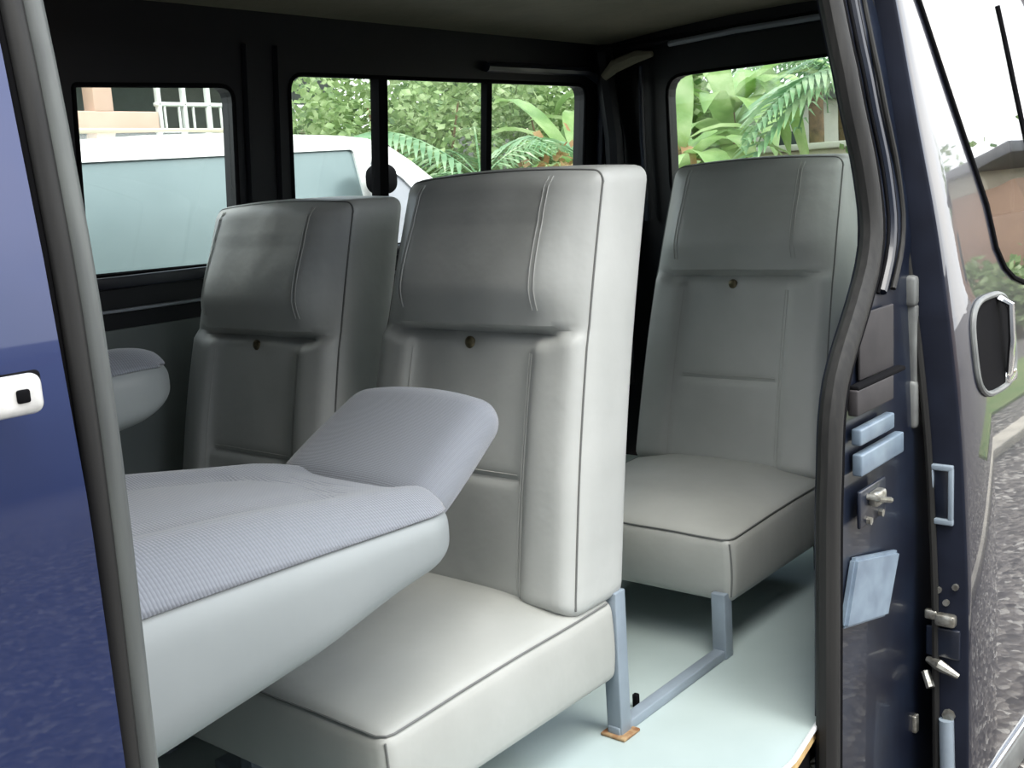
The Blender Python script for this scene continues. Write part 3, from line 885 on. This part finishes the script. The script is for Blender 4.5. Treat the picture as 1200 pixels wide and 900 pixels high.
# white parked car
YC = 3.60
car = empty('parked_white_car', (2.2, 4.4, GZ)); tag(car, 'white parked car right outside the side windows', 'car')
CO = Vector((2.2, 4.4, GZ))
prof = [(.05, -.15), (.0, .25), (.10, .62), (.35, .78), (.75, 1.16), (1.25, 1.28), (2.066, 1.307), (2.353, 1.322), (2.673, 1.328), (2.986, 1.322), (3.30, 1.315), (3.45, 1.302), (3.58, 1.262), (3.70, 1.19), (3.83, 1.095), (4.10, .86), (4.30, .72), (4.9, .60), (5.15, .45), (5.2, .1), (5.1, -.15)]
holes_side = [rounded([(.62, .80), (1.86, .78), (1.86, 1.205), (1.0, 1.16)], .04), rounded([(1.93, .78), (3.35, .78), (3.35, 1.255), (1.93, 1.225)], [.04, .04, .02, .04]), rounded([(3.43, .78), (3.93, .78), (3.60, 1.13), (3.43, 1.21)], [.02, .05, .03, .03])]
def tumb(z): return .14 * max(0, (z - .75)) / .55
def car_side(s):
    # s=-1 near van, +1 far
    def fm(a, b, d):
        y = (YC - .0 + tumb(b) - .10 + d * 1.0) if s < 0 else (YC + 1.70 - tumb(b) - d)
        return tuple(Vector((a, y, b)) - CO)
    wheels = [[(x + .36 * math.cos(t), GZ + .32 + .36 * math.sin(t)) for t in [math.pi * k / 12 for k in range(13)]] for x in (.95, 4.25)]
    out = list(prof)
    slab('side_panel', out, holes_side, .04, fm, M['whitecar'], car)
    for h in holes_side:
        def fm2(a, b, d):
            y = (YC + tumb(b) - .10 + .012 + d) if s < 0 else (YC + 1.70 - tumb(b) - .012 - d)
            return tuple(Vector((a, y, b)) - CO)
        slab('side_window', h, [], .006, fm2, M['film'] if h is not holes_side[2] else M['carshade'], car)
car_side(-1); car_side(1)
# fix: roof edge overhang - the top skin bridging both sides
bm = bmesh.new(); L1 = []
for (x, z) in prof:
    row = []
    yn, yf = YC + tumb(z) - .10, YC + 1.70 - tumb(z)
    for j in range(11):
        t = j / 10; row.append(bm.verts.new(Vector((x, yn + (yf - yn) * t, z + .05 * math.sin(math.pi * t))) - CO))
    L1.append(row)
for i in range(len(prof) - 1):
    for j in range(10): bm.faces.new((L1[i][j], L1[i][j + 1], L1[i + 1][j + 1], L1[i + 1][j]))
build('body_top', bm, M['whitecar'], car)
bm = bmesh.new(); i0 = [k for k, p_ in enumerate(prof) if p_[0] == 3.70][0]
rr = []
for (x, z) in ((3.62, 1.262), (4.02, .955)):
    rr.append([bm.verts.new(Vector((x, YC + .12 + (1.36) * j / 8, z + .045 * math.sin(math.pi * (.07 + .86 * j / 8)))) - CO) for j in range(9)])
for j in range(8): bm.faces.new((rr[0][j], rr[0][j + 1], rr[1][j + 1], rr[1][j]))
top = bmesh.ops.extrude_face_region(bm, geom=list(bm.faces))
for v in [g_ for g_ in top['geom'] if isinstance(g_, bmesh.types.BMVert)]: v.co += Vector((.02, 0, .02))
build('windscreen', bm, M['darkglass'], car)
for x in (.95, 4.25):
    for y in (YC - .02, YC + 1.62):
        bm = bmesh.new(); tube(bm, [(x - CO.x, y - .10 - CO.y, .32), (x - CO.x, y + .10 - CO.y, .32)], .32, seg=28); w_ = build('wheel', bm, M['black'], car)
        bm = bmesh.new(); tube(bm, [(x - CO.x, y - .11 - CO.y, .32), (x - CO.x, y + .11 - CO.y, .32)], .19, seg=20); build('hub', bm, M['zinc'], w_)
mp_ = at(447, 210, 1, YC - .10)
bm = bmesh.new(); rbox(bm, mp_ - CO, (.13, .12, .13), .05, k=4); build('wing_mirror', bm, M['black'], car)
bm = bmesh.new(); tube(bm, [(x - CO.x, YC - .10 + tumb(z) - .003 - CO.y, z) for x, z in ((1.93, 1.232), (2.6, 1.252), (3.36, 1.262))], .008, seg=6); build('window_seal', bm, M['carshade'], car)

# house behind left window
def house(name, loc, rz, label):
    h = empty(name, loc, rz); tag(h, label, 'building'); return h
h = house('pink_house', (9.0, 14.0, GZ), 0, 'pink plastered house with an open verandah and white railings')
def hb(name, x0, x1, y0, y1, z0, z1, m, par=None):
    return box(name, ((x0 + x1) / 2, (y0 + y1) / 2, (z0 + z1) / 2), (abs(x1 - x0), abs(y1 - y0), abs(z1 - z0)), m, par or h, r=.02)
hb('parapet', -3, .27, 0, .15, 2.05, 2.87, M['pink'])
hb('lower_wall', -3, 6, .3, .5, 0, 2.1, M['whiteplaster'])
hb('back_wall', -3, 6, 2.6, 2.8, 0, 5, M['darkopen'])
hb('column', -.71, -.42, .0, .28, 2.86, 4.2, M['pink'])
hb('column', -3.2, -2.6, 0, .3, 2.86, 4.2, M['pink'])
hb('roof_slab', -3.3, 6.3, -.3, 3, 4.1, 4.4, M['whiteplaster'])
hb('verandah_floor', -3, 6, 0, 2.7, 1.95, 2.08, M['whiteplaster'])
for k in range(4):
    hb('post', .30 + .42 * k, .30 + .42 * k + .06, .02, .12, 2.0, 4.1, M['whiterail'])
for k in range(14):
    hb('baluster', .40 + .24 * k, .425 + .24 * k, .03, .08, 2.05, 2.97, M['whiterail'])
hb('handrail', .27, 4.2, .02, .12, 2.95, 3.01, M['whiterail'])
hb('lower_rail', .27, 4.2, .02, .12, 2.10, 2.16, M['whiterail'])

wl = empty('garden_wall', (9.5, 11.0, GZ)); tag(wl, 'low dull green and grey garden wall running in front of the pink house', 'wall')
box('wall_body', (-.5, 0, 1.16), (9.6, .2, 2.32), M['roofgrey'], wl, r=.02); box('coping', (-.5, 0, 2.35), (9.6, .3, .07), M['beige'], wl, r=.02)

# white building beyond rear window
h = house('white_house', (17.0, 7.7, GZ), 0, 'white house showing between the plants behind the rear window')
hb('front_wall', 0, 4, -1.2, 2.0, 0, 2.55, M['whiteplaster']); hb('roof', -.2, 4.2, -1.4, 2.2, 2.55, 2.75, M['roofgrey'])
hb('window', -.03, 0, .1, .7, 1.3, 2.1, M['darkopen'])
h = house('beige_wall_house', (13.0, 7.5, GZ), 0, 'low beige boundary wall behind the rear window')
hb('front_wall', 0, .25, -4, 3, 0, 1.72, M['beige']); hb('coping', -.05, .3, -4, 3, 1.72, 1.80, M['whiteplaster'])
# brown and grey buildings mirrored in the sliding door, plus one added to block light
h = house('brown_house', (17.5, -4.4, GZ), 0, 'brown plastered house mirrored in the sliding door')
hb('front_wall', 0, 6, -2.2, 1.4, 0, 2.6, M['brownplaster']); hb('gable', 0, 6, -.3, 1.0, 2.6, 3.0, M['beige']); hb('roof', -.3, 6.3, -2.6, 1.6, 3.0, 3.15, M['roofgrey'])
hb('window', -.04, 0, -.9, .1, 1.0, 2.0, M['darkopen'])
h = house('sky_screen', (-.6, -2.7, GZ), 0, 'tall grey workshop added out of view by the van front to hold back light')  # unseen block added to keep sky light off the seat fronts
hb('side_wall', -12, 0, -7, 0, 0, 6.2, M['roofgrey']); hb('roof', -12.4, .3, -7.3, .3, 6.2, 6.4, M['darkopen'])
for k in range(3): hb('window', -9 + 3.2 * k, -7.8 + 3.2 * k, 0, .03, 1.4, 2.6, M['darkopen'])
h = house('grey_shed', (7.5, -11.0, GZ), 0, 'long low grey shed across the lane, mirrored in the front door')
hb('front_wall', -9, 5, -3, 0, 0, 2.0, M['brownplaster']); hb('roof', -9.3, 5.3, -3.2, .3, 2.0, 2.15, M['roofgrey'])
hb('shed_door', -2, -.8, 0, .04, 0, 1.9, M['darkopen']); hb('shed_door', 1.6, 2.6, 0, .04, 0, 1.9, M['darkopen'])

# ------------------------------------------------------------------ plants
def leafstrip(bm, base, dir2, L, w, droop, rise, seg=7, fold=.25, tear=0, rnd=None):
    pts = []
    for i in range(seg + 1):
        t = i / seg
        pts.append(Vector((dir2[0] * L * t * (1 - .25 * droop * t), dir2[1] * L * t * (1 - .25 * droop * t), rise * L * t - droop * L * t * t)) + base)
    side = Vector((-dir2[1], dir2[0], 0))
    prev = None
    for i, p_ in enumerate(pts):
        t = i / seg; ww = w * (math.sin(math.pi * min(1, .08 + .92 * t)) ** .6) * .5 if 0 < t < 1 else .004
        a = bm.verts.new(p_ + side * ww + Vector((0, 0, fold * ww))); c = bm.verts.new(p_); b = bm.verts.new(p_ - side * ww + Vector((0, 0, fold * ww)))
        if prev:
            bm.faces.new((prev[0], prev[1], c, a)); bm.faces.new((prev[1], prev[2], b, c))
        prev = (a, c, b)

def banana(x, y, hgt, n, seed, label, L=1.3, group='banana plants outside the van', dry=False):
    rnd = random.Random(seed); r_ = empty('banana_plant', (x, y, GZ)); tag(r_, label, 'plant', group)
    bm = bmesh.new(); tube(bm, [(0, 0, 0), (.03, .02, hgt * .5), (0, 0, hgt)], [.10, .08, .05], seg=8); build('stem', bm, M['g_dry'] if dry else M['bark'], r_)
    bm = bmesh.new()
    for k in range(n):
        a = 2.4 * k + rnd.uniform(-.4, .4); up = rnd.uniform(.5, 1.5)
        leafstrip(bm, Vector((0, 0, hgt * rnd.uniform(.7, 1.0))), (math.cos(a), math.sin(a)), L * rnd.uniform(.75, 1.2), .23 * L * rnd.uniform(.7, 1.1), rnd.uniform(.6, 1.5), up)
    build('leaves', bm, M['g_banana'], r_)
    if dry:
        bm = bmesh.new()
        for k in range(11):
            a = 1.3 * k; leafstrip(bm, Vector((0, 0, hgt * (.82 + .03 * (k % 4)))), (math.cos(a), math.sin(a)), L * .6, .13, 1.9, .6)
        build('dry_leaves', bm, M['g_dry'], r_)
    return r_

def palm(x, y, hgt, n, seed, label, L=1.8, group='palms outside the van'):
    rnd = random.Random(seed); r_ = empty('palm', (x, y, GZ)); tag(r_, label, 'palm', group)
    bm = bmesh.new(); tube(bm, [(0, 0, 0), (.05, 0, hgt * .5), (0, 0, hgt)], [.14, .11, .10], seg=10); build('trunk', bm, M['bark'], r_)
    bm = bmesh.new()
    for k in range(n):
        a = 2.4 * k + rnd.uniform(-.3, .3); rise = rnd.uniform(.1, 1.1); droop = rnd.uniform(.5, 1.0); LL = L * rnd.uniform(.8, 1.1)
        d = Vector((math.cos(a), math.sin(a), 0)); s = Vector((-d.y, d.x, 0)); m_ = 22; pr = None
        for i in range(m_ + 1):
            t = i / m_; p_ = d * LL * t * (1 - .2 * t) + Vector((0, 0, hgt + rise * LL * t - droop * LL * t * t))
            if i > 2:
                ln = .42 * LL * math.sin(math.pi * (.12 + .85 * t)) * .75; w = .022 * LL / 1.8 * 1.3
                for sg in (-1, 1):
                    e = p_ + s * sg * ln + d * ln * .45 - Vector((0, 0, ln * .35 + rnd.uniform(0, .05)))
                    v1 = bm.verts.new(p_ + d * w); v2 = bm.verts.new(p_ - d * w); m2 = (p_ + e) / 2 + Vector((0, 0, .04))
                    v3 = bm.verts.new(m2 - d * w); v4 = bm.verts.new(m2 + d * w); v5 = bm.verts.new(e)
                    bm.faces.new((v1, v2, v3, v4)); bm.faces.new((v4, v3, v5))
            if pr is not None and False: pass
            pr = p_
        tube(bm, [d * LL * t * (1 - .2 * t) + Vector((0, 0, hgt + rise * LL * t - droop * LL * t * t)) for t in [i / 8 for i in range(9)]], .012, seg=4)
    build('fronds', bm, M['g_palm'], r_)
    return r_

def bush(x, y, rad, hgt, n, seed, label, leaf=.11, group='leafy bushes outside the van', z0=0, trunk=True, mname='g_bush'):
    rnd = random.Random(seed); r_ = empty('bush', (x, y, GZ)); tag(r_, label, 'bush', group)
    bm = bmesh.new()
    for k in range(4):
        a = k * 1.57; tube(bm, [(.05 * math.cos(a), .05 * math.sin(a), 0), (.5 * rad * math.cos(a), .5 * rad * math.sin(a), hgt * .7)], [.035, .012], seg=5)
    build('stems', bm, M['bark'], r_)
    bm = bmesh.new()
    cl = [(rnd.uniform(-1, 1), rnd.uniform(-1, 1), rnd.uniform(.15, 1)) for _ in range(26)]
    for i in range(n):
        c_ = rnd.choice(cl); rr = .38
        p_ = Vector(((c_[0] * .65 + rnd.gauss(0, rr * .5)) * rad, (c_[1] * .65 + rnd.gauss(0, rr * .5)) * rad, z0 + max(.02, (c_[2] * .85 + rnd.gauss(0, .10))) * (hgt - z0)))
        ax = Vector((rnd.gauss(0, 1), rnd.gauss(0, 1), rnd.gauss(0, .6))).normalized(); up = Vector((rnd.gauss(0, 1), rnd.gauss(0, 1), rnd.gauss(0, 1)))
        sd2 = ax.cross(up).normalized(); l_ = leaf * rnd.uniform(.6, 1.3); w = l_ * .38
        v = [bm.verts.new(p_), bm.verts.new(p_ + ax * l_ * .5 + sd2 * w), bm.verts.new(p_ + ax * l_), bm.verts.new(p_ + ax * l_ * .5 - sd2 * w)]
        bm.faces.new(v)
    build('foliage', bm, M[mname], r_)
    return r_

# beyond the side windows
bush(8.7, 9.2, 1.0, 3.0, 4200, 1, 'leafy bush at the left end of the long side window, above the white car')
bush(9.9, 9.6, 1.5, 3.6, 6500, 2, 'dense bush behind the middle of the long side window')
bush(12.2, 9.0, 1.5, 3.4, 6000, 3, 'dense bush seen past the right bar of the long side window')
palm(9.0, 7.8, 1.6, 13, 4, 'small palm seen above the white car windscreen')
banana(10.6, 7.6, 1.7, 18, 5, 'banana plant seen behind the rear part of the side window', 1.4)
banana(12.0, 8.0, 2.1, 18, 6, 'banana plant nearest the rear corner of the long side window', 1.4)
banana(8.3, 10.0, 1.4, 9, 7, 'banana plant at the left edge of the long side window', 1.1)
bush(13.2, 12.0, 1.3, 4.8, 5500, 8, 'tall bush rising behind the other bushes', .16)
bush(17.0, 14.5, 1.8, 5.2, 6000, 9, 'tall bush beside the palm behind the dense bushes', .16)
# beyond the rear window
banana(9.3, 5.5, 1.9, 20, 10, 'banana plant with dry brown leaves beside the upright edge of the rear window', 1.3, dry=True)
banana(11.0, 5.9, 2.3, 20, 11, 'tall banana plant behind the dry leaved one in the rear window', 1.5)
palm(9.6, 3.7, 2.3, 16, 12, 'palm with long fronds in the middle of the rear window', 1.6)
bush(11.3, 3.9, .8, 2.3, 3000, 13, 'yellow green bush at the right edge of the rear window')
palm(13.4, 5.6, 2.6, 16, 14, 'tall palm far behind the rear window', 2.2)
bush(21.8, 5.0, 2.0, 4.6, 6000, 15, 'tall bush far behind the rear window', .16)
bush(18.5, 12.2, 1.4, 4.6, 6000, 42, 'tall bush next to the white house', .16)
bush(9.3, 6.5, .7, 1.9, 1800, 16, 'low brownish bush under the banana plants in the rear window', mname='g_dry')
bush(15.0, 9.3, 1.2, 4.6, 5000, 51, 'tall bush between the beige wall and the white house', .16)
palm(15.4, 6.9, 3.6, 16, 52, 'palm rising in front of the white house', 1.9)
bush(11.2, 6.9, .8, 3.6, 3600, 53, 'slim leafy bush behind the banana plants in the rear window')
# mirrored in the sliding door
bush(29.0, -9.2, 2.8, 5.4, 7000, 20, 'tall tree like bush behind the brown house', .22, group='trees mirrored in the sliding door')
bush(30.0, -3.4, 2.6, 4.6, 7000, 21, 'tall tree like bush beside the brown house', .22, group='trees mirrored in the sliding door')
bush(14.0, -2.6, .6, 1.2, 1800, 22, 'round green bush in front of the brown house', .12, group='trees mirrored in the sliding door')

# ------------------------------------------------------------------ light
w = bpy.data.worlds.new('sky'); S.world = w; w.use_nodes = True; nt = w.node_tree
bg = nt.nodes['Background']
tc = nt.nodes.new('ShaderNodeTexCoord'); sp = nt.nodes.new('ShaderNodeSeparateXYZ'); nt.links.new(tc.outputs['Generated'], sp.inputs[0])
r = ramp(nt, sp.outputs['Z'], [(0.0, (.80, .86, .92)), (.25, (.74, .84, 1.0)), (1.0, (.55, .70, 1.0))])
nz_ = nt.nodes.new('ShaderNodeTexNoise'); nz_.inputs['Scale'].default_value = 2.2; nz_.inputs['Detail'].default_value = 6
nt.links.new(tc.outputs['Generated'], nz_.inputs['Vector'])
cr_ = ramp(nt, nz_.outputs['Fac'], [(.42, (0, 0, 0)), (.60, (1, 1, 1))])
mx = nt.nodes.new('ShaderNodeMixRGB'); nt.links.new(cr_.outputs[0], mx.inputs[0]); nt.links.new(r.outputs[0], mx.inputs[1]); mx.inputs[2].default_value = (1.15, 1.13, 1.08, 1)
nt.links.new(mx.outputs[0], bg.inputs[0]); bg.inputs[1].default_value = 2.5
sun = bpy.data.lights.new('sun', 'SUN'); sun.energy = 4.6; sun.angle = math.radians(50); sun.color = (1, .96, .88)
so = bpy.data.objects.new('sun', sun); link(so)
so.rotation_euler = Vector((-.32, -.66, 1.0)).to_track_quat('Z', 'Y').to_euler()

# ------------------------------------------------------------------ camera
cd = bpy.data.cameras.new('camera'); cd.sensor_width = 36; cd.lens = 36 * FPX / 1200; cd.clip_start = .02
co_ = bpy.data.objects.new('camera', cd); link(co_)
co_.matrix_world = Matrix.Translation(CAM) @ RM.to_4x4()
S.camera = co_
vs_ = S.view_settings
S.view_settings.view_transform = 'Standard'; S.view_settings.look = 'None'; S.view_settings.gamma = 1; S.view_settings.use_curve_mapping = False
S.view_settings.exposure = .45
S.cycles.max_bounces = 8; S.cycles.diffuse_bounces = 5; S.cycles.transparent_max_bounces = 12
